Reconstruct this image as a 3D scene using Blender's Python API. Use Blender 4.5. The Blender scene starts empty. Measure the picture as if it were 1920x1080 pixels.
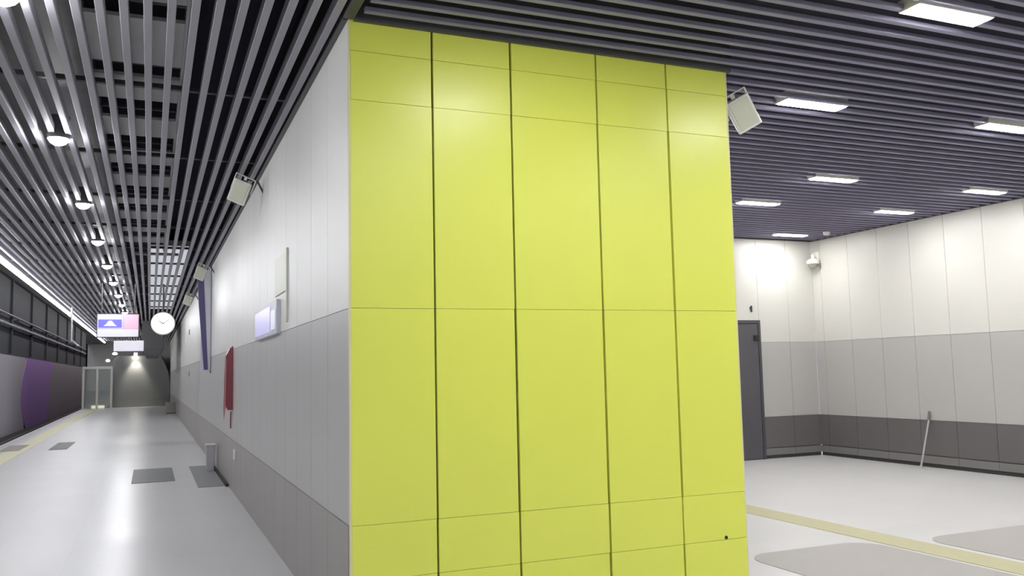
import bpy, bmesh, math, random
from mathutils import Vector, Matrix
random.seed(7)
SC = bpy.context.scene
COL = SC.collection

# ------------------------------------------------------------------ camera
cd = bpy.data.cameras.new('camera')
cd.sensor_width = 36.0
cd.lens = 1615.05 / 1920 * 36.0
cd.clip_start, cd.clip_end = 0.05, 400
cam = bpy.data.objects.new('camera', cd)
r = Vector((0.9223877, -0.3856510, -0.0217765))
u = Vector((-0.0168379, -0.0964678, 0.9951937))
f = Vector((0.3858982, 0.9175877, 0.0954743))
cam.matrix_world = Matrix(((r.x, u.x, -f.x, 0), (r.y, u.y, -f.y, 0), (r.z, u.z, -f.z, 1.4739), (0, 0, 0, 1)))
COL.objects.link(cam)
SC.camera = cam

# ------------------------------------------------------------------ world, exposure
w = bpy.data.worlds.new('world'); SC.world = w; w.use_nodes = True
w.node_tree.nodes['Background'].inputs[0].default_value = (0.80, 0.84, 1.0, 1)
w.node_tree.nodes['Background'].inputs[1].default_value = 0.25
SC.view_settings.view_transform = 'Standard'
SC.view_settings.look = 'None'
SC.view_settings.gamma = 1
SC.view_settings.use_curve_mapping = False
SC.view_settings.exposure = 1.7
E_PANEL = 27.5      # hall ceiling light panels
E_DOWN = 90.0      # platform downlights
E_STRIP = 5.0      # light line over the platform edge
E_BOX = 0.14         # light box above the platform slats

H = 3.5             # underside of the slats
CX, CY = 1.0086, 4.7302      # near corner of the yellow wall
YW = 2.6105                  # width of the yellow wall
RX, RY = 10.1033, 11.1725    # far corner of the hall
H1, H2 = 0.654, 1.838        # top of the dark band, top of the grey band

# ------------------------------------------------------------------ materials
MATS = {}
def mat(name, col, rough=0.5, metal=0.0, spec=0.5, noise=0.0, nscale=6.0, bump=0.0, bscale=40.0, emit=None, estr=0.0, coat=0.0, trans=0.0):
    m = bpy.data.materials.new(name); m.use_nodes = True
    nt = m.node_tree; b = nt.nodes['Principled BSDF']
    b.inputs['Base Color'].default_value = (*col, 1)
    b.inputs['Roughness'].default_value = rough
    b.inputs['Metallic'].default_value = metal
    b.inputs['Specular IOR Level'].default_value = spec
    b.inputs['Coat Weight'].default_value = coat
    b.inputs['Transmission Weight'].default_value = trans
    tc = nt.nodes.new('ShaderNodeTexCoord')
    if noise > 0:
        n = nt.nodes.new('ShaderNodeTexNoise'); n.inputs['Scale'].default_value = nscale; n.inputs['Detail'].default_value = 4
        nt.links.new(tc.outputs['Object'], n.inputs['Vector'])
        mx = nt.nodes.new('ShaderNodeMix'); mx.data_type = 'RGBA'
        mx.inputs[6].default_value = (*[c * (1 - noise) for c in col], 1)
        mx.inputs[7].default_value = (*[min(1, c * (1 + noise)) for c in col], 1)
        nt.links.new(n.outputs['Fac'], mx.inputs[0]); nt.links.new(mx.outputs[2], b.inputs['Base Color'])
    if bump > 0:
        n2 = nt.nodes.new('ShaderNodeTexNoise'); n2.inputs['Scale'].default_value = bscale
        nt.links.new(tc.outputs['Object'], n2.inputs['Vector'])
        bp = nt.nodes.new('ShaderNodeBump'); bp.inputs['Strength'].default_value = bump; bp.inputs['Distance'].default_value = 0.01
        nt.links.new(n2.outputs['Fac'], bp.inputs['Height']); nt.links.new(bp.outputs['Normal'], b.inputs['Normal'])
    if emit:
        b.inputs['Emission Color'].default_value = (*emit, 1); b.inputs['Emission Strength'].default_value = estr
    MATS[name] = m
    return m

M_YEL = mat('yellow_panel', (0.76, 0.815, 0.125), 0.32, noise=0.03, nscale=1.2, bump=0.02, bscale=2)
M_GAP = mat('panel_gap', (0.10, 0.085, 0.02), 0.8)
M_WHITE = mat('white_panel', (0.64, 0.632, 0.595), 0.42, noise=0.02, nscale=1.5)
M_GREY = mat('grey_panel', (0.45, 0.44, 0.43), 0.42, noise=0.03, nscale=1.5)
M_BASE = mat('dark_base_stone', (0.13, 0.123, 0.122), 0.45, noise=0.06, nscale=3)
M_PBASE = mat('taupe_base_stone', (0.36, 0.338, 0.318), 0.45, noise=0.05, nscale=3)
M_PLINTH = mat('plinth_stone', (0.19, 0.18, 0.18), 0.5)
M_JOINT = mat('joint_shadow_gap', (0.06, 0.06, 0.06), 0.9)
M_SLATP = mat('platform_slat', (0.34, 0.33, 0.37), 0.62)
M_SLATH = mat('hall_slat', (0.25, 0.24, 0.34), 0.6)
M_VOID = mat('ceiling_void', (0.014, 0.012, 0.028), 0.9)
M_TRIM = mat('dark_trim', (0.07, 0.07, 0.075), 0.5)
M_TRAY = mat('galvanised_tray', (0.62, 0.62, 0.64), 0.45, metal=0.0, noise=0.08, nscale=9)
M_DOOR = mat('door_steel', (0.092, 0.088, 0.10), 0.4, noise=0.05)
M_DOORF = mat('door_frame', (0.07, 0.068, 0.075), 0.4)
M_WPLAST = mat('white_plastic', (0.78, 0.77, 0.70), 0.4)
M_GPLAST = mat('grille_grey', (0.62, 0.64, 0.52), 0.6, bump=0.3, bscale=300)
M_DGREY = mat('dark_grey_metal', (0.07, 0.07, 0.075), 0.5)
M_BLACK = mat('black_rubber', (0.02, 0.02, 0.02), 0.7)
M_CHROME = mat('brushed_steel', (0.6, 0.6, 0.62), 0.3, metal=0.9)
M_TUN = mat('tunnel_concrete', (0.075, 0.08, 0.084), 0.8, noise=0.12, nscale=0.6)
M_TUNG = mat('tunnel_grey_panel', (0.60, 0.58, 0.60), 0.6, noise=0.05, nscale=0.4)
M_PURP = mat('purple_panel', (0.50, 0.30, 0.68), 0.5, noise=0.1, nscale=0.5)
M_TUND = mat('tunnel_dark_panel', (0.40, 0.36, 0.39), 0.6, noise=0.08, nscale=0.4)
M_BED = mat('track_bed', (0.05, 0.048, 0.045), 0.9, noise=0.3, nscale=5)
M_RAIL = mat('rail_steel', (0.25, 0.22, 0.2), 0.35, metal=0.8)
M_TACT = mat('yellow_tactile', (0.46, 0.44, 0.26), 0.45, noise=0.06, nscale=12, bump=0.4, bscale=60)
M_PTACT = mat('pale_yellow_tactile', (0.72, 0.70, 0.46), 0.45, noise=0.06, nscale=12, bump=0.4, bscale=60)
M_FDARK = mat('floor_dark_grey', (0.13, 0.13, 0.133), 0.5, noise=0.08, nscale=10)
M_RED = mat('red_paint', (0.26, 0.055, 0.075), 0.35)
M_PINK = mat('faded_red', (0.50, 0.20, 0.22), 0.5)
M_BLUE = mat('blue_stripe', (0.10, 0.085, 0.22), 0.4)
M_LAV = mat('lavender_screen', (0.6, 0.58, 0.9), 0.3, emit=(0.62, 0.58, 1.0), estr=0.08)
M_YSIGN = mat('pale_yellow_sign', (0.63, 0.64, 0.54), 0.42)
M_CLOCK = mat('clock_face', (0.95, 0.95, 0.93), 0.4, emit=(1, 1, 0.98), estr=0.28)
M_HAND = mat('clock_hand', (0.5, 0.5, 0.5), 0.4)
M_SBLUE = mat('screen_blue', (0.1, 0.1, 0.5), 0.3, emit=(0.16, 0.13, 0.80), estr=0.22)
M_SLBLUE = mat('screen_light_blue', (0.5, 0.5, 0.8), 0.3, emit=(0.50, 0.50, 0.95), estr=0.18)
M_SPINK = mat('screen_pink', (0.7, 0.4, 0.5), 0.3, emit=(0.80, 0.42, 0.60), estr=0.16)
M_SWHITE = mat('screen_white', (0.7, 0.7, 0.75), 0.3, emit=(0.66, 0.64, 0.74), estr=0.13)
M_LAMP = mat('lamp_diffuser', (0.9, 0.9, 0.9), 0.4, emit=(1.0, 0.985, 0.96), estr=E_PANEL)
M_DOWN = mat('downlight_lens', (0.9, 0.9, 0.9), 0.4, emit=(0.97, 0.98, 1.0), estr=E_DOWN)
M_LINE = mat('light_line', (0.9, 0.9, 0.9), 0.4, emit=(0.95, 0.97, 1.0), estr=E_STRIP)
M_BOX = mat('light_box_diffuser', (0.9, 0.9, 0.9), 0.4, emit=(0.88, 0.94, 1.0), estr=E_BOX)
M_SPOT = mat('spot_lens', (0.9, 0.9, 0.9), 0.4, emit=(1, 0.98, 0.85), estr=60)
M_GLASS = mat('lift_glass', (0.75, 0.80, 0.80), 0.08, trans=0.85)
M_STAIR = mat('stair_cladding', (0.20, 0.20, 0.202), 0.38, noise=0.04, nscale=0.8)
M_STAIRP = mat('stair_plinth', (0.20, 0.20, 0.20), 0.5)

def floor_tone(name, col, tx, ty, ox=0.0, oy=0.0):
    m = bpy.data.materials.new(name); m.use_nodes = True
    nt = m.node_tree; b = nt.nodes['Principled BSDF']
    tc = nt.nodes.new('ShaderNodeTexCoord')
    mp = nt.nodes.new('ShaderNodeMapping'); mp.inputs['Location'].default_value = (ox, oy, 0)
    nt.links.new(tc.outputs['Object'], mp.inputs['Vector'])
    br = nt.nodes.new('ShaderNodeTexBrick'); br.offset = 0; br.squash = 1
    br.inputs['Scale'].default_value = 1; br.inputs['Brick Width'].default_value = tx; br.inputs['Row Height'].default_value = ty
    br.inputs['Mortar Size'].default_value = 0.002; br.inputs['Mortar Smooth'].default_value = 0.3
    br.inputs['Color1'].default_value = (*col, 1); br.inputs['Color2'].default_value = (*[c * 0.97 for c in col], 1)
    br.inputs['Mortar'].default_value = (*[c * 0.86 for c in col], 1)
    nt.links.new(mp.outputs[0], br.inputs['Vector'])
    n = nt.nodes.new('ShaderNodeTexNoise'); n.inputs['Scale'].default_value = 90; n.inputs['Detail'].default_value = 3
    nt.links.new(tc.outputs['Object'], n.inputs['Vector'])
    mx = nt.nodes.new('ShaderNodeMix'); mx.data_type = 'RGBA'; mx.blend_type = 'MULTIPLY'; mx.inputs[0].default_value = 0.12
    nt.links.new(br.outputs['Color'], mx.inputs[6]); nt.links.new(n.outputs['Color'], mx.inputs[7])
    nt.links.new(mx.outputs[2], b.inputs['Base Color'])
    n3 = nt.nodes.new('ShaderNodeTexNoise'); n3.inputs['Scale'].default_value = 0.9
    nt.links.new(tc.outputs['Object'], n3.inputs['Vector'])
    mr = nt.nodes.new('ShaderNodeMapRange'); mr.inputs[3].default_value = 0.26; mr.inputs[4].default_value = 0.36
    nt.links.new(n3.outputs['Fac'], mr.inputs[0]); nt.links.new(mr.outputs[0], b.inputs['Roughness'])
    b.inputs['Specular IOR Level'].default_value = 0.55
    return m
M_FLOOR = floor_tone('terrazzo_floor', (0.66, 0.655, 0.655), 0.6, 0.6)

M_PWHITE = mat('platform_white_panel', (0.74, 0.73, 0.70), 0.42, noise=0.02, nscale=1.5)
M_PGREY = mat('platform_grey_panel', (0.50, 0.49, 0.475), 0.42, noise=0.03, nscale=1.5)
# ------------------------------------------------------------------ mesh helpers
class MB:
    """collects boxes, prisms and tubes, then links them as one mesh object"""
    def __init__(s): s.bm = bmesh.new()
    def box(s, x0, x1, y0, y1, z0, z1, M=None):
        v = [s.bm.verts.new((x, y, z)) for x in (x0, x1) for y in (y0, y1) for z in (z0, z1)]
        for q in ((0, 1, 3, 2), (4, 6, 7, 5), (0, 4, 5, 1), (2, 3, 7, 6), (0, 2, 6, 4), (1, 5, 7, 3)):
            s.bm.faces.new([v[i] for i in q])
        if M is not None:
            for q in v: q.co = M @ q.co
        return s
    def prism(s, pts, a, b, axis=1, M=None):
        """extrude a polygon given in the two other axes along axis from a to b"""
        def P(p, t):
            c = list(p); c.insert(axis, t); return c
        A = [s.bm.verts.new(P(p, a)) for p in pts]; B = [s.bm.verts.new(P(p, b)) for p in pts]
        s.bm.faces.new(A); s.bm.faces.new(B[::-1])
        n = len(pts)
        for i in range(n): s.bm.faces.new([A[i], B[i], B[(i + 1) % n], A[(i + 1) % n]])
        if M is not None:
            for q in A + B: q.co = M @ q.co
        return s
    def tube(s, p0, p1, r0, r1=None, n=20):
        r1 = r0 if r1 is None else r1
        p0, p1 = Vector(p0), Vector(p1); d = (p1 - p0); q = d.to_track_quat('Z', 'Y')
        A, B = [], []
        for i in range(n):
            t = 2 * math.pi * i / n; o = Vector((math.cos(t), math.sin(t), 0))
            A.append(s.bm.verts.new(p0 + q @ (o * r0))); B.append(s.bm.verts.new(p1 + q @ (o * r1)))
        s.bm.faces.new(A[::-1]); s.bm.faces.new(B)
        for i in range(n): s.bm.faces.new([A[i], A[(i + 1) % n], B[(i + 1) % n], B[i]])
        return s
    def lathe(s, prof, M, n=28):
        """prof: (radius, height) list from bottom to top, turned around Z"""
        rows = []
        for (rr, z) in prof:
            rows.append([s.bm.verts.new(M @ Vector((rr * math.cos(2 * math.pi * i / n), rr * math.sin(2 * math.pi * i / n), z))) for i in range(n)])
        for a, b in zip(rows, rows[1:]):
            for i in range(n): s.bm.faces.new([a[i], a[(i + 1) % n], b[(i + 1) % n], b[i]])
        s.bm.faces.new(rows[0][::-1]); s.bm.faces.new(rows[-1])
        return s
    def build(s, name, m, parent=None, bevel=0.0, smooth=False):
        bmesh.ops.recalc_face_normals(s.bm, faces=s.bm.faces)
        me = bpy.data.meshes.new(name); s.bm.to_mesh(me); s.bm.free()
        me.materials.append(m)
        o = bpy.data.objects.new(name, me); COL.objects.link(o)
        if parent:
            o.parent = parent
            o.matrix_parent_inverse = Matrix.Identity(4)
        if smooth:
            for p in me.polygons: p.use_smooth = True
            try: me.set_sharp_from_angle(angle=math.radians(40))
            except Exception: pass
        if bevel:
            md = o.modifiers.new('bevel', 'BEVEL'); md.width = bevel; md.segments = 2; md.limit_method = 'ANGLE'
        return o
def tag(o, label, cat, group=None, kind=None):
    o['label'] = label; o['category'] = cat
    if group: o['group'] = group
    if kind: o['kind'] = kind
    return o
def struct(o, label=None, cat=None):
    o['kind'] = 'structure'
    if label: o['label'] = label
    if cat: o['category'] = cat
    return o
def empty(name, loc, rot=None):
    o = bpy.data.objects.new(name, None); COL.objects.link(o); o.location = loc; o.empty_display_size = 0.1
    if rot is not None: o.rotation_euler = rot
    return o
def copy_tree(o, parent=None):
    c = o.copy(); COL.objects.link(c)
    if parent: c.parent = parent
    for ch in list(o.children): copy_tree(ch, c)
    return c

# ================================================================== THE SETTING
YB, YE = -8.0, 52.0       # near and far ends of the place
b = MB(); b.box(-3.15, CX + .2, YB, YE, -0.3, 0); b.box(CX + .2, RX + .3, YB, RY + .3, -0.3, 0)
struct(b.build('floor', M_FLOOR), 'pale glossy tiled station floor of platform and hall', 'floor')
b = MB(); b.box(-7.2, -3.15, YB, 140, -1.4, -1.2)
struct(b.build('floor', M_BED), 'dark track bed beside the platform edge', 'floor')

# yellow wall: five columns of panels with dark open joints
cols = [0, 0.4968, 0.9988, 1.5924, 2.1207, YW]
rows = [0.0, 0.3587, H1, H2, 3.0244, 3.312, H]
by = MB(); g = 0.0068; hz = 0.0010
rnd = random.Random(3)
for i in range(5):
    for j in range(6):
        jx = [rnd.uniform(-.0016, .0016) for _ in range(2)]
        dy = rnd.uniform(0, .002)
        x0 = CX + cols[i] + (g if i else 0.012) + jx[0]; x1 = CX + cols[i + 1] - (g if i < 4 else 0.012) + jx[1]
        by.box(x0, x1, CY - 0.004 - dy, CY + 0.02, rows[j] + hz, rows[j + 1] - hz)
wy = struct(by.build('wall_front', M_YEL, bevel=0.0007), 'bright yellow panelled wall with dark vertical joints', 'wall')
b = MB(); b.box(CX + .004, CX + YW - .004, CY + 0.021, CY + 0.05, 0, H + .45); b.build('backing', M_GAP, wy)
b = MB(); b.box(CX + .0, CX + .012, CY - .004, CY + .02, 0, H); b.box(CX + YW - .012, CX + YW, CY - .004, CY + .02, 0, H)
b.build('corner_profile', mat('corner_profile', (0.70, 0.68, 0.42), 0.4), wy)
b = MB(); b.tube((CX + 2.441, CY - .010, .372), (CX + 2.441, CY + .0, .372), .010, .012, 16); b.build('screw', M_BLACK, wy)

def clad_wall(name, plane, pos, a0, a1, d, label, base_m, pitch=0.6, start=0.0, door=None, plinth=False, hall=True):
    """panelled wall: d = direction the face looks at (+1/-1) along the plane axis"""
    def bx(mb, s0, s1, p0, p1, z0, z1):
        lo, hi = sorted((pos + d * p0, pos + d * p1))
        if plane == 'x': mb.box(lo, hi, s0, s1, z0, z1)
        else: mb.box(s0, s1, lo, hi, z0, z1)
    root = MB(); bx(root, a0, a1, -0.20, -0.016, 0, H + .5)
    ro = struct(root.build(name, M_JOINT), label, 'wall')
    js = [a0]; t = a0 + start
    while t < a1 - .05:
        if t > a0 + .05: js.append(t)
        t += pitch
    js.append(a1)
    up, mid, bs, pl = MB(), MB(), MB(), MB()
    for s0, s1 in zip(js, js[1:]):
        gg = 0.0025
        segs = [(s0 + gg, s1 - gg)]
        zlow = 0
        if door and s1 > door[0] and s0 < door[1]:
            segs = [(x0, x1) for x0, x1 in ((s0 + gg, min(s1 - gg, door[0])), (max(s0 + gg, door[1]), s1 - gg)) if x1 - x0 > .01]
            bx(up, max(s0 + gg, door[0]), min(s1 - gg, door[1]), -.016, 0, door[2], H)
        for x0, x1 in segs:
            bx(up, x0, x1, -.016, 0, H2 + .002, H)
            bx(mid, x0, x1, -.016, 0, H1 + .002, H2 - .002)
            bx(bs, x0, x1, -.016, .003, .17 if plinth else 0, H1 - .002)
            if plinth: bx(pl, x0, x1, -.016, .010, .055, .16)
    up.build('upper_panels', M_WHITE if plinth else M_PWHITE, ro); mid.build('middle_panels', M_GREY if plinth else M_PGREY, ro); bs.build('base_panels', base_m, ro)
    if plinth: pl.build('plinth', M_PLINTH, ro)
    else: pl.bm.free()
    return ro
clad_wall('wall_center', 'x', CX, CY + .02, YE, -1, 'white and grey panelled platform wall with taupe base', M_PBASE, 0.6, 0.6)
clad_wall('wall_right', 'x', RX, YB, RY, -1, 'hall side wall, cream above grey above charcoal band', M_BASE, 0.6, 0.37, plinth=True)
clad_wall('wall_back', 'y', RY, CX + YW - .3, RX, -1, 'hall end wall, cream above grey above charcoal band', M_BASE, 0.6, 0.25, door=(7.93, 8.98, 2.19), plinth=True)
b = MB(); b.box(CX + YW - .02, CX + YW, CY + .021, RY, 0, H + .45)
struct(b.build('wall_side', M_GREY), 'grey side of the yellow walled block facing the hall', 'wall')
b = MB(); b.box(-7.2, RX + .3, YB - .2, YB, -1.4, 6)
struct(b.build('wall_rear', M_WHITE), 'white wall closing the station behind', 'wall')

# slatted ceilings
b = MB()
k = 0
while 0.935 - .1225 * k > -2.24:
    x = 0.935 - .1225 * k; b.box(x - .023, x + .023, YB, 50.5, H, H + .075); k += 1
cp = struct(b.build('ceiling', M_SLATP, bevel=0.004), 'grey slats running along the platform ceiling', 'ceiling')
b = MB(); b.box(-2.5, CX - .016, YB, YE, 4.15, 4.3)
b.build('void', M_VOID, cp)
b = MB()
for q in range(-4, 26): b.box(-2.28, CX - .02, 2.1 * q + .3, 2.1 * q + .34, H + .076, H + .11)
b.build('carrier_rail', M_TRIM, cp)
b = MB()
k = 0
while 4.62 - .152 * k > YB:
    y = 4.62 - .152 * k; b.box(CX + .07, RX - .03, y - .021, y + .021, H, H + .030); k += 1
k = 1
while 4.62 + .152 * k < RY - .05:
    y = 4.62 + .152 * k; b.box(CX + YW + .03, RX - .03, y - .021, y + .021, H, H + .030); k += 1
ch = struct(b.build('ceiling', M_SLATH, bevel=0.004), 'dark slats running across the hall ceiling', 'ceiling')
b = MB(); b.box(CX + .04, RX, YB, CY - .03, 3.85, 4.3); b.box(CX + YW, RX, CY - .03, RY, 3.85, 4.3)
b.build('void', M_VOID, ch)
b = MB(); b.box(CX - .03, CX + .03, YB, CY - .01, H - .01, H + .8); struct(b.build('trim_1', M_TRIM), 'dark ceiling trim between platform and hall slats', 'trim')
b = MB(); b.box(CX + .03, CX + YW + .02, CY - .035, CY - .0065, H - .02, H + .4); b.box(CX + YW + .0005, CX + YW + .025, CY - .0065, RY, H - .02, H + .4)
struct(b.build('trim_2', M_TRIM), 'dark ceiling trim along top of yellow wall', 'trim')
b = MB(); b.box(CX - .03, CX - .001, CY, 51.8, H - .012, H + .8); struct(b.build('trim_3', M_TRIM), 'dark ceiling trim along the platform wall', 'trim')
b = MB(); b.box(RX - .03, RX - .001, YB, RY, H - .005, H + .3); b.box(CX + YW + .03, RX - .03, RY - .03, RY - .001, H - .005, H + .3)
struct(b.build('trim_4', M_TRIM), 'dark ceiling trim along the hall walls', 'trim')
b = MB(); b.box(-2.40, -2.27, YB, 50.5, H - .11, H + .9); struct(b.build('trim_5', M_TRIM), 'dark fascia at the track edge of the platform ceiling', 'trim')

# tunnel across the track
b = MB(); b.box(-6.9, -6.6, YB, 140, -1.3, 7.0)
for y in range(0, 140, 8): b.box(-6.62, -6.48, y + 2, y + 2.3, 2.9, 7.0)
wt = struct(b.build('wall_left', M_TUN), 'dark tunnel wall across the track', 'wall')
b = MB(); b.box(-6.6, -6.54, YB, 56.0, -1.2, 2.80); b.build('grey_panel', M_TUNG, wt)
pts = [(54.4 + 2.4 * (1 - math.sin(math.pi * i / 12)) , -1.2 + 4.0 * i / 12) for i in range(13)] + [(71.5, 2.8), (69, 1.4), (68.5, -1.2)]
b = MB(); b.prism(pts, -6.6, -6.52, axis=0)
o = b.build('purple_panel', M_PURP, wt); o['label'] = 'purple panel with a curved edge'
b = MB(); b.box(-6.6, -6.55, 67, 140, -1.2, 2.80); b.build('dark_panel', M_TUND, wt)
b = MB(); b.box(-7.2, -2.4, YB, 140, 6.6, 6.9); struct(b.build('ceiling', M_TUN), 'dark tunnel roof above the track', 'ceiling')
b = MB(); b.box(-7.2, -3.15, 139.8, 140, -1.3, 6.7); struct(b.build('wall_tunnel_end', M_TUND), 'dark far end of the track tunnel', 'wall')
b = MB(); b.box(-3.2, -3.14, YE, 140, -1.3, 6.7); struct(b.build('wall_tunnel_side', M_TUND), 'dark tunnel wall beyond the platform end', 'wall')
b = MB(); b.box(-3.2, CX + .2, YE, YE + .2, 0, 4.3); we = struct(b.build('wall_end', mat('end_wall', (0.62, 0.60, 0.60), 0.6)), 'grey wall at the far end of the platform', 'wall')
b = MB(); b.box(-3.15, -2.27, 50.5, 52, 3.4, 4.4); struct(b.build('trim_6', M_TRIM), 'dark bulkhead above the glass lift', 'trim')
for i, (z, rad) in enumerate(((4.75, .05), (4.25, .09))):
    b = MB(); b.tube((-6.42, YB, z), (-6.42, 139, z), rad, n=12)
    for y in range(4, 138, 6): b.box(-6.6, -6.40, y, y + .08, z - rad - .06, z - rad)
    tag(b.build('wall_pipe', mat('pipe_grey_%d' % i, (0.24, 0.24, 0.27), 0.5), smooth=True), ('upper thin' if i == 0 else 'lower thick') + ' grey pipe along the dark tunnel wall', 'pipe', 'pipes on the tunnel wall')
for i, x in enumerate((-5.6, -4.165)):
    b = MB(); b.prism([(x - .07, -1.2), (x + .07, -1.2), (x + .07, -1.17), (x + .012, -1.15), (x + .012, -1.08), (x + .036, -1.06), (x + .036, -1.03), (x - .036, -1.03), (x - .036, -1.06), (x - .012, -1.08), (x - .012, -1.15), (x - .07, -1.17)], YB, 139, axis=1)
    # hidden below the platform edge in the photo, seen only from a step aside
    tag(b.build('rail', M_RAIL), 'steel running rail on the track bed, %s the platform' % ('far from' if i == 0 else 'near'), 'rail', 'running rails')

# door in the hall end wall
b = MB(); b.box(7.93, 8.98, RY - .02, RY + .0, 2.14, 2.19); b.box(8.93, 8.98, RY - .02, RY, 0, 2.14); b.box(7.93, 7.98, RY - .02, RY, 0, 2.14)
d1 = struct(b.build('door_1', M_DOORF, bevel=.003), 'dark grey steel door beside the yellow wall', 'door')
b = MB(); b.box(7.985, 8.925, RY - .012, RY + .01, .01, 2.135); b.build('door_leaf', M_DOOR, d1, bevel=.003)
b = MB(); b.box(8.84, 8.93, RY - .045, RY - .012, 1.86, 1.95); b.build('closer', M_BLACK, d1, bevel=.004)
b = MB(); b.box(8.02, 8.05, RY - .07, RY - .055, .95, 1.10); b.box(8.025, 8.045, RY - .06, RY - .012, 1.02, 1.04); b.build('door_handle', M_CHROME, d1, bevel=.003)
b = MB(); b.box(8.815, 8.83, RY - .03, RY, 2.32, 2.42); b.box(8.80, 8.845, RY - .012, RY, 2.36, 2.40)
tag(b.build('wall_hook', M_DGREY), 'small dark hook on the cream wall above the grey door', 'hook')

# ================================================================== LIGHTS
def down(y, i):
    e = empty('downlight', (-0.735, y, H))
    b = MB(); b.tube((0, 0, -.03), (0, 0, .16), .085, n=24); b.build('housing', M_TRIM, e, smooth=True)
    b = MB(); b.lathe([(.004, -.085), (.035, -.078), (.060, -.062), (.076, -.040), (.080, -.0305)], Matrix.Identity(4), 20); b.build('lens', M_DOWN, e, smooth=True)
    return e
names = {4: 'nearest lit downlight, in the top left corner', 7.9: 'second lit downlight from the near end, large glow', 10.83: 'third lit downlight from the near end', 13.76: 'fourth lit downlight from the near end',
         16.69: 'fifth lit downlight from the near end', 19.62: 'sixth lit downlight from the near end', 22.55: 'seventh lit downlight from the near end', 25.48: 'lit downlight just above the hanging display screen'}
proto = down(4.97, 0)
tag(proto, 'nearest round downlight between slats, at the top left corner', 'downlight', 'platform downlights')
word = ['second', 'third', 'fourth', 'fifth', 'sixth', 'seventh', 'eighth', 'ninth', 'tenth', 'eleventh']
for i in range(1, 11):
    c = copy_tree(proto); c.location.y = 4.97 + 2.93 * i
    tag(c, '%s lit round downlight from the near end of the platform slats' % word[i - 1], 'downlight', 'platform downlights')
for i in range(1, 4):
    c = copy_tree(proto); c.location.y = 4.97 - 2.93 * i
    tag(c, 'round downlight above the near platform, outside the picture', 'downlight', 'platform downlights')

def hall_light():
    e = empty('ceiling_light', (0, 0, H))
    b = MB(); b.box(-.30, .30, -.075, -.062, -.008, .06); b.box(-.30, .30, .062, .075, -.008, .06); b.box(-.30, -.288, -.062, .062, -.008, .06); b.box(.288, .30, -.062, .062, -.008, .06)
    b.box(-.288, .288, -.062, .062, .04, .06); b.build('housing', M_WPLAST, e)
    b = MB(); b.box(-.286, .286, -.06, .06, -.014, -.002); b.build('diffuser', M_LAMP, e)
    return e
HL = [(4.28, 3.50, 'large lit ceiling light at the top right, nearest the camera'),
      (4.75, 5.15, 'lit ceiling light beside the white speaker of the yellow wall'),
      (6.88, 5.12, 'lit ceiling light cut by the right edge of the picture'),
      (6.92, 7.24, 'lit ceiling light in the middle of the hall, second beyond the speaker'),
      (9.25, 7.22, 'lit ceiling light above the side wall, rightmost of the far ones'),
      (7.00, 8.62, 'lit ceiling light right beside the yellow wall edge, above the door'),
      (9.25, 8.60, 'lit ceiling light close over the hall side wall, left of the rightmost'),
      (9.23, 10.64, 'farthest lit ceiling light, close above the hall corner')]
hp = hall_light()
for i, (x, y, l) in enumerate(HL):
    c = hp if i == 0 else copy_tree(hp)
    c.location = (x, y, H); tag(c, l, 'ceiling light', 'hall ceiling lights')
for x, y in ((2.1, 3.4), (6.6, 3.4), (8.9, 3.4), (9.2, 5.12), (2.1, 1.6), (4.4, 1.6), (6.7, 1.6), (9.0, 1.6), (2.1, -.4), (4.4, -.4), (6.7, -.4), (9.0, -.4), (2.1, -2.4), (4.4, -2.4), (6.7, -2.4), (4.75, 7.24), (4.75, 8.62), (7.0, 10.7), (4.75, 10.7)):
    c = copy_tree(hp); c.location = (x, y, H); tag(c, 'ceiling light in the hall slats, outside the picture', 'ceiling light', 'hall ceiling lights')

b = MB(); b.box(-2.268, -2.205, YB, 50.4, H - .10, H - .045)
ll = tag(b.build('linear_light', M_LINE), 'long white light line along the track edge of the ceiling', 'linear light')
e = empty('light_box', (0.28, 23.2, 3.75)); tag(e, 'cool lit light box above the slats over the clock', 'light box')
b = MB(); b.box(-.36, .36, -7.3, 7.3, 0.01, .10); b.build('housing', M_TRAY, e)
b = MB(); b.box(-.33, .33, -7.2, 7.2, -.01, .008); b.build('diffuser', M_BOX, e)
b = MB(); b.box(-.30, .42, 15.84, 15.92, 3.58, 3.62)
tag(b.build('cross_bar', M_TRAY), 'pale cross bar above the slats at the near end of the light box', 'bar')

b = MB(); b.box(-4.6, -4.45, 6, 136, 6.44, 6.54)  # unseen strip added to brighten the track wall and the tunnel
tag(b.build('linear_light', mat('tunnel_fill', (.9, .9, .9), .4, emit=(1.0, 0.97, 1.0), estr=5.0)), 'added unseen light strip under the tunnel roof, brightening the track wall', 'linear light')
b = MB(); b.box(-2.26, -.50, YB, 50.4, 3.80, 3.83); b.build('service_panel', mat('service_grey', (.20, .20, .205), .6, noise=.35, nscale=3), cp)

# cable tray above the slats
e = empty('cable_tray', (-.12, 2.8, 3.64)); tag(e, 'pale metal cable tray with cover plates above the platform slats', 'cable tray')
b = MB(); b.box(-.31, -.285, -10.8, 13, 0, .11); b.box(.285, .31, -10.8, 13, 0, .11); b.build('side_rail', M_TRAY, e)
y = -10.7
while y < 13:
    b = MB(); b.box(-.284, .284, y, y + .03, .035, .055); b.build('rung', M_DGREY, e); y += .3667
y = -6.1
while y < 12.2:
    b = MB(); b.box(-.284, .284, y, y + .82 - (.25 if y > 3 else 0), .006, .03); b.build('cover_plate', M_TRAY, e); y += 1.1

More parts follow.
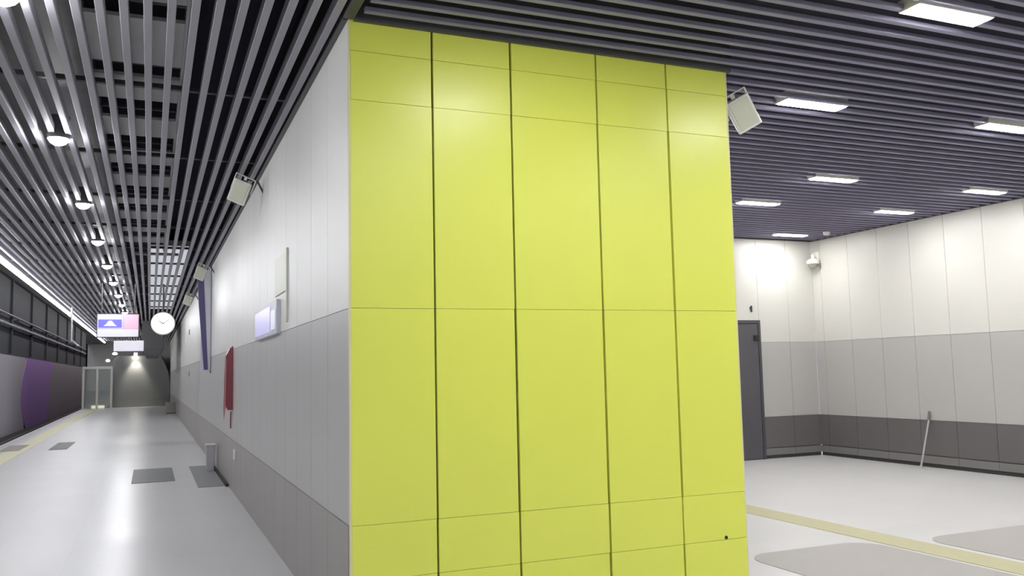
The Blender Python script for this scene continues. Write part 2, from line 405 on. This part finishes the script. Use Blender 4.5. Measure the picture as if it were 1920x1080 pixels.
# ================================================================== OBJECTS IN THE HALL
def speaker_unit():
    e = empty('wall_speaker', (0, 0, 0))
    # body: tapered box, front face looks to -Y
    b = MB()
    def ring(y, hw, hh): return [Vector((sx * hw, y, sz * hh)) for sx, sz in ((-1, -1), (1, -1), (1, 1), (-1, 1))]
    rr = [ring(-.085, .085, .115), ring(-.06, .088, .118), ring(.07, .06, .085)]
    vs = [[b.bm.verts.new(p) for p in q] for q in rr]
    for A, B in zip(vs, vs[1:]):
        for i in range(4): b.bm.faces.new([A[i], A[(i + 1) % 4], B[(i + 1) % 4], B[i]])
    b.bm.faces.new(vs[0][::-1]); b.bm.faces.new(vs[-1])
    b.build('cabinet', M_WPLAST, e, bevel=.008)
    b = MB(); b.box(-.070, .070, -.090, -.084, -.10, .10); b.build('grille', M_GPLAST, e, bevel=.003)
    b = MB(); b.box(-.014, .014, -.02, -.012, .118, .150); b.box(-.095, .095, -.028, -.004, .150, .158)
    b.box(-.103, -.095, -.028, -.004, 0, .158); b.box(.095, .103, -.028, -.004, 0, .158); b.build('bracket', M_WPLAST, e, bevel=.002)
    return e
sp = speaker_unit()
tag(sp, 'white tilted box speaker fixed beside the top of the yellow wall', 'speaker', 'box speakers')
sp.location = (3.80, 4.82, 3.235); sp.rotation_euler = (math.radians(18), math.radians(-28), math.radians(-30))
b = MB(); b.tube((CX + YW, 4.95, 3.36), (3.78, 4.90, 3.36), .012, n=10); b.tube((3.78, 4.90, 3.36), (3.84, 4.83, 3.36), .012, n=10); b.box(CX + YW, CX + YW + .01, 4.90, 5.0, 3.30, 3.42)
arm = b.build('arm', M_DGREY)
arm.parent = sp; arm.matrix_parent_inverse = Matrix.LocRotScale(sp.location, sp.rotation_euler, None).inverted()
for (x, y, z, l) in ((.80, 8.75, 3.30, 'pale box speaker under the slats on the platform wall, nearer one'), (.80, 15.9, 3.30, 'pale box speaker under the slats beside the blue striped sign'), (.80, 21.3, 3.28, 'far pale box speaker under the slats behind the blue striped sign')):
    c = copy_tree(sp); c.location = (x, y, z); c.rotation_euler = (math.radians(22), math.radians(24), math.radians(-12))
    tag(c, l, 'speaker', 'box speakers')
    for q in list(c.children):
        if q.name.startswith('arm'): bpy.data.objects.remove(q)
    b = MB(); b.tube((0, 0, .13), (.10, .09, .13), .010, n=10); b.tube((.10, .09, .13), (.19, .09, .05), .010, n=10); b.build('arm', M_DGREY, c)

e = empty('security_camera', (9.98, 11.0, 3.10)); tag(e, 'white dome security camera high in the hall corner', 'security camera')
b = MB(); b.box(.07, .123, -.04, .04, .06, .20); b.tube((.09, 0, .13), (.0, 0, .16), .022, n=14); b.tube((0, 0, .16), (0, 0, .09), .026, n=14); b.build('bracket', M_WPLAST, e, bevel=.003)
b = MB(); b.lathe([(.085, 0), (.10, .01), (.10, .055), (.06, .085), (.03, .095)], Matrix.Identity(4)); b.build('housing', M_WPLAST, e, smooth=True)
b = MB(); b.lathe([(.004, -.075), (.03, -.07), (.055, -.05), (.07, -.02), (.074, 0)], Matrix.Identity(4)); b.build('dome', mat('smoked_dome', (0.30, 0.29, 0.25), 0.2), e, smooth=True)
e = empty('smoke_detector', (9.60, 10.25, H)); tag(e, 'small round pale detector on the hall ceiling near the corner', 'smoke detector')
b = MB(); b.lathe([(.03, -.05), (.05, -.04), (.055, -.015), (.055, 0)], Matrix.Identity(4), 20); b.build('cover', M_WPLAST, e, smooth=True)

e = empty('leaning_pole', (9.90, 9.03, 0)); tag(e, 'thin pale pole leaning against the charcoal wall band', 'pole')
b = MB(); b.tube((0, 0, .008), (.165, -.04, .66), .013, n=12); b.build('shaft', mat('pale_shaft', (0.42, 0.41, 0.43), 0.35), e, smooth=True)
b = MB(); b.tube((.165, -.04, .66), (.178, -.045, .78), .020, .016, n=12); b.build('grip', mat('grip_grey', (0.16, 0.155, 0.14), 0.6), e, smooth=True)
b = MB(); b.tube((0, 0, 0), (.004, 0, .04), .022, .016, n=12); b.build('foot', mat('foot_grey', (0.45, 0.44, 0.42), 0.6), e, smooth=True)

b = MB(); b.box(5.55, 5.87, YB + .1, RY - .05, 0, .004)
tag(b.build('tactile_strip', M_TACT), 'faded yellow tactile strip across the hall floor', 'tactile strip', 'tactile strips')
b = MB(); b.box(-2.78, -2.42, YB + .1, 49, 0, .004)
tag(b.build('tactile_strip', M_PTACT), 'pale yellow tactile strip along the platform edge', 'tactile strip', 'tactile strips')
b = MB(); b.box(-3.17, -3.02, YB, 51.8, -.06, .006)
struct(b.build('trim_7', mat('edge_stone', (0.5, 0.48, 0.5), 0.4)), 'pale nosing stone of the platform edge', 'trim')

# ================================================================== OBJECTS ON THE PLATFORM
M_DULL = mat('dull_patch', (0.37, 0.355, 0.34), 0.6, noise=0.05, nscale=2)  # flat grey for the rounded patches on the hall floor, duller than the tiles
for x0, x1, y0, y1, l in ((4.25, 5.50, 3.6, 5.65, 'dull grey floor patch on the near side of the yellow strip in the hall'), (5.95, 7.4, 4.2, 5.5, 'dull grey floor patch on the far side of the yellow strip in the hall')):
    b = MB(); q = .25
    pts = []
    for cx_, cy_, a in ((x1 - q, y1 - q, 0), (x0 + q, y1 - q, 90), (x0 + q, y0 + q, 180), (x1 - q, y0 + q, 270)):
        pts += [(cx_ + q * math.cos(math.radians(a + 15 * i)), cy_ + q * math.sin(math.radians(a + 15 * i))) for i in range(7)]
    b.prism(pts, 0, .004, axis=2); tag(b.build('floor_tone', M_DULL), l, 'mat', 'grey floor patches')
b = MB(); b.box(-.22, .36, 13.5, 15.5, 0, .006); tag(b.build('floor_tone', M_FDARK, bevel=.002), 'dark grey rectangular patch in the middle of the platform floor', 'mat', 'grey floor patches')  # thin flat patch, darker than the platform floor around it
b = MB(); b.box(.62, .97, 12.5, 15.5, 0, .006); tag(b.build('floor_tone', mat('patch_grey', (0.24, 0.24, 0.235), 0.5), bevel=.002), 'lighter grey patch against the base of the platform wall', 'mat', 'grey floor patches')  # second thin patch, a lighter grey, beside the wall foot
b = MB(); b.box(.965, 1.0, 12.4, 15.3, 0, .035); tag(b.build('rubber_strip', M_BLACK, bevel=.004), 'black strip along the foot of the platform wall', 'strip')
b = MB(); b.box(-1.98, -1.62, 21.0, 23.3, 0, .006); tag(b.build('door_marker', M_FDARK), 'dark floor marker just inside the yellow strip', 'floor marker', 'dark floor markers')
b = MB(); b.box(-2.95, -2.55, 21.2, 23.0, .0045, .008); tag(b.build('door_marker', mat('marker_brown', (0.28, 0.25, 0.22), 0.5)), 'brownish floor marker on the platform edge strip', 'floor marker', 'dark floor markers')
e = empty('litter_bin', (.90, 14.6, 0)); tag(e, 'small pale bin standing at the foot of the platform wall', 'bin')
b = MB(); b.prism([(-.055, .0), (.055, .0), (.07, .40), (-.07, .40)], -.07, .07, axis=1); b.build('body', mat('bin_pale', (0.50, 0.50, 0.54), 0.4), e, bevel=.01)
b = MB(); b.box(-.075, .075, -.075, .075, .40, .425); b.build('rim', M_WPLAST, e, bevel=.004)
e = empty('wall_socket', (CX - .003, 11.45, .50)); tag(e, 'small white socket on the taupe wall base', 'socket')
b = MB(); b.box(-.022, 0, -.09, .09, -.06, .06); b.build('plate', M_WPLAST, e, bevel=.004)
b = MB(); b.tube((-.024, 0, 0), (-.018, 0, 0), .022, n=16); b.build('outlet', M_GREY, e)

# blue striped blade sign
e = empty('blade_sign', (.86, 16.5, 1.55)); tag(e, 'tall white blade sign with slanting blue stripe below the slats', 'sign')
b = MB(); b.box(-.03, .14, -.02, .02, .04, 1.86); b.build('panel', mat('sign_white', (0.70, 0.70, 0.78), 0.4), e, bevel=.004)
b = MB(); b.prism([(.03, .06), (.10, .06), (.00, 1.90), (-.10, 1.90), (-.07, 1.2)], -.032, -.0205, axis=1); o = b.build('stripe', M_BLUE, e); o['label'] = 'dark blue slanting stripe'
b = MB(); b.tube((.145, 0, 0), (.145, 0, 1.95), .012, n=12); b.build('post', M_DGREY, e, smooth=True)

# red wall unit
e = empty('hose_cabinet', (CX, 12.0, .9)); tag(e, 'narrow dark red box on the platform wall with a hanging strap', 'wall box')
b = MB(); b.prism([(0, .14), (0, .98), (-.04, .95), (-.09, .85), (-.105, .5), (-.095, .20), (-.06, .14)], -.07, .07, axis=1); b.build('case', M_RED, e, bevel=.004)
b = MB(); b.prism([(-.12, .15), (-.11, .02), (-.09, .16), (-.085, .80), (-.10, .80)], -.08, -.071, axis=1); b.build('cover_strip', M_PINK, e)
b = MB(); b.box(-.028, -.012, -.01, .01, -.10, .12); b.build('strap', M_RED, e)

# lit info panel on the platform wall
e = empty('info_panel', (CX, 8.2, 1.98)); tag(e, 'long pale lavender lit panel on the white platform wall', 'info panel')
b = MB(); b.box(-.035, 0, -.75, .85, -.15, .14); b.build('frame', mat('panel_frame', (0.62, 0.62, 0.70), 0.4), e, bevel=.004)
b = MB(); b.box(-.040, -.0355, -.35, .80, -.12, .11); b.build('screen', M_LAV, e)
b = MB(); b.box(-.042, -.036, -.70, -.42, -.11, .06); b.build('bright_label', mat('label_pale', (0.8, 0.82, 0.9), .4, emit=(.8, .85, 1), estr=.08), e)
b = MB(); b.box(-.012, 0, 7.05, 7.75, 2.16, 2.48); b.box(-.016, 0, 7.02, 7.06, 1.90, 2.50)
e2 = tag(b.build('wall_sign', M_YSIGN, bevel=.003), 'faint pale yellow sign above the lavender panel', 'sign')
e2.location = (CX, 0, 0)
for (y, z, l) in ((25.6, 1.58, 'small dark plate on the grey band far along the platform wall'), (25.9, 2.75, 'small dark plate high on the white band far along the platform wall')):
    b = MB(); b.box(-.02, 0, -.14, .14, -.07, .07); o = b.build('wall_plate', mat('plate_grey', (0.25, 0.25, 0.27), 0.5), bevel=.003); o.location = (CX, y, z); tag(o, l, 'plate', 'dark wall plates')

# clock
e = empty('platform_clock', (.24, 20, 2.645)); tag(e, 'round white glowing clock hanging over the far platform', 'clock')
RM = Matrix.Rotation(math.radians(90), 4, 'X')
b = MB(); b.lathe([(.232, -.06), (.245, -.05), (.245, .05), (.232, .06)], RM, 40); b.build('case', M_WPLAST, e, smooth=True)
b = MB(); b.lathe([(.225, .0605), (.225, .068)], RM, 40); fc = b.build('face', M_CLOCK, e)
b = MB(); b.box(-.007, .007, -.074, -.069, -.02, .15, Matrix.Rotation(math.radians(55), 4, 'Y')); b.box(-.010, .010, -.074, -.069, -.02, .10, Matrix.Rotation(math.radians(-60), 4, 'Y')); b.build('hands', M_HAND, fc)
for i in range(12):
    b = MB(); b.box(-.005, .005, -.072, -.0685, .185, .215, Matrix.Rotation(math.radians(30 * i), 4, 'Y')); b.build('hour_mark', M_HAND, fc)
b = MB(); b.tube((0, 0, .24), (0, 0, .855), .018, n=12); b.build('hanger', M_DGREY, e, smooth=True)

# hanging display
e = empty('display_screen', (-.64, 20, 2.60)); tag(e, 'hanging display with blue and pink fields over the platform', 'display')
b = MB(); b.box(-.41, .41, -.04, .06, -.25, .25); b.build('case', M_DGREY, e, bevel=.006)
b = MB(); b.box(-.395, .10, -.052, -.041, -.07, .235); b.build('light_blue_field', M_SLBLUE, e)
b = MB(); b.box(-.375, .07, -.057, -.0525, -.04, .13); bf = b.build('blue_field', M_SBLUE, e)
b = MB(); b.prism([(-.28, -.01), (-.02, -.01), (-.07, .03), (-.12, .10), (-.18, .10), (-.23, .03)], -.062, -.0575, axis=1); b.build('symbol', mat('symbol_white', (.8, .85, 1), .4, emit=(.75, .82, 1), estr=.18), bf)
b = MB(); b.box(.105, .395, -.052, -.041, -.07, .235); b.build('pink_field', M_SPINK, e)
b = MB(); b.box(-.395, .395, -.052, -.041, -.235, -.074); b.build('white_field', M_SWHITE, e)
for x in (-.32, .32):
    b = MB(); b.tube((x, 0, .25), (x, 0, .90), .012, n=10); b.build('hanger', M_DGREY, e, smooth=True)

# sign beneath the display, farther away
e = empty('hanging_sign', (-.62, 30, 2.52)); tag(e, 'plain white lit sign box hanging behind the display', 'sign')
b = MB(); b.box(-.46, .42, -.05, .05, -.17, .17); b.build('case', M_CHROME, e, bevel=.006)
b = MB(); b.box(-.45, .41, -.056, -.051, -.16, .16); b.build('face', M_SWHITE, e)
for x in (-.40, .36):
    b = MB(); b.tube((x, 0, .17), (x, 0, .98), .012, n=10); b.build('hanger', M_DGREY, e, smooth=True)
e = empty('ceiling_duct', (.06, 33, 2.30)); tag(e, 'dark boxed duct dropping from the ceiling between display and clock', 'duct')
b = MB(); b.box(-.33, .36, 0, 6, .2, 1.85); b.build('casing', M_DGREY, e, bevel=.01)
b = MB(); b.prism([(-.30, 0.2), (.33, 0.2), (.22, 0), (-.2, 0)], 0, 6, axis=1); b.build('bottom_hood', M_TRIM, e)
b = MB(); b.tube((-2.05, 27, 2.55), (-2.05, 27, 3.52), .03, n=12); b.tube((-2.05, 27, 2.60), (-1.86, 27, 2.42), .03, n=12)
tag(b.build('hanging_post', M_CHROME, smooth=True), 'thin pale post hanging from the ceiling left of the display', 'post')

# stair enclosure at the far end
e = empty('stair_enclosure', (0, 50, 0)); tag(e, 'dark grey stair enclosure with sloping right side at the platform end', 'stair enclosure')
pts = [(-1.78, .36), (-1.78, 2.50), (-1.55, 2.70), (.50, 2.70), (.72, 2.30), (.92, 1.75), (1.0, 1.2), (1.0, .36)]
b = MB(); b.prism(pts, 0, 1.9, axis=1); b.build('body', M_STAIR, e, bevel=.02)
b = MB(); b.box(-1.80, 1.0, -.03, 1.9, 0, .36); b.build('plinth', M_STAIRP, e, bevel=.01)
e = empty('spotlight', (-.72, 49.86, 2.72)); tag(e, 'small warm spotlight on the dark stair enclosure', 'spotlight')
b = MB(); b.box(-.09, .09, 0, .14, 0, .14); b.build('housing', M_WPLAST, e, bevel=.01)
b = MB(); b.box(-.07, .07, -.10, -.0, .0, .012); b.build('lens', M_SPOT, e)
ld = bpy.data.lights.new('spot_lamp', 'SPOT'); ld.energy = 60; ld.spot_size = math.radians(70); ld.spot_blend = .8; ld.color = (1, .97, .82); ld.shadow_soft_size = .05
lo = bpy.data.objects.new('spot_lamp', ld); COL.objects.link(lo); lo.parent = e; lo.location = (0.02, -.22, .0); lo.rotation_euler = (math.radians(18), 0, 0)
for x, z, s, l in ((-2.05, 2.42, .10, 'small white lamp on the bulkhead left of the stair enclosure, farther left'), (-1.72, 2.78, .12, 'small white lamp at the top left corner of the stair enclosure'), (.30, 2.76, .07, 'faint lamp at the top right of the stair enclosure')):
    b = MB(); b.lathe([(s * .6, -.03), (s, 0), (s, .06), (s * .5, .1)], Matrix.Identity(4), 16)
    o = b.build('wall_lamp', mat('lamp_%d' % int(s * 100), (.9, .9, .9), .4, emit=(1, 1, .97), estr=1.5 if s > .08 else .5), smooth=True); o.location = (x, 49.9, z); tag(o, l, 'lamp', 'small lamps at the platform end')

# glass lift
e = empty('glass_lift', (-2.46, 49, 0)); tag(e, 'glass lift with pale posts at the end of the platform', 'lift')
for x in (-.66, -.02, .64):
    b = MB(); b.box(x - .05, x + .05, -.05, .05, 0, 2.1); b.build('post', M_WPLAST, e, bevel=.005)
b = MB(); b.box(-.71, .69, -.06, .06, 2.0, 2.14); b.build('top_beam', M_WPLAST, e, bevel=.005)
for x0, x1 in ((-.61, -.07), (.03, .59)):
    b = MB(); b.box(x0, x1, -.012, .012, 0.03, 2.0); b.build('glass_panel', M_GLASS, e)
b = MB(); b.box(-.6, .6, .8, 1.4, .0, .9); b.build('cabin', mat('cabin_grey', (.45, .45, .42), .5), e)
b = MB(); b.box(-.3, .3, .7, .79, 0.02, .14); b.build('sill_light', mat('sill', (.9, .9, .7), .4, emit=(1, 1, .75), estr=.3), e)
e = empty('corner_cabinet', (.80, 39, 0)); tag(e, 'low grey cabinet at the foot of the far platform wall', 'cabinet')
b = MB(); b.box(-.17, .205, 0, 1.4, .03, .44); b.build('body', M_PBASE, e, bevel=.01)
b = MB(); b.box(-.15, .20, .03, 1.37, 0, .03); b.build('plinth', M_DGREY, e)
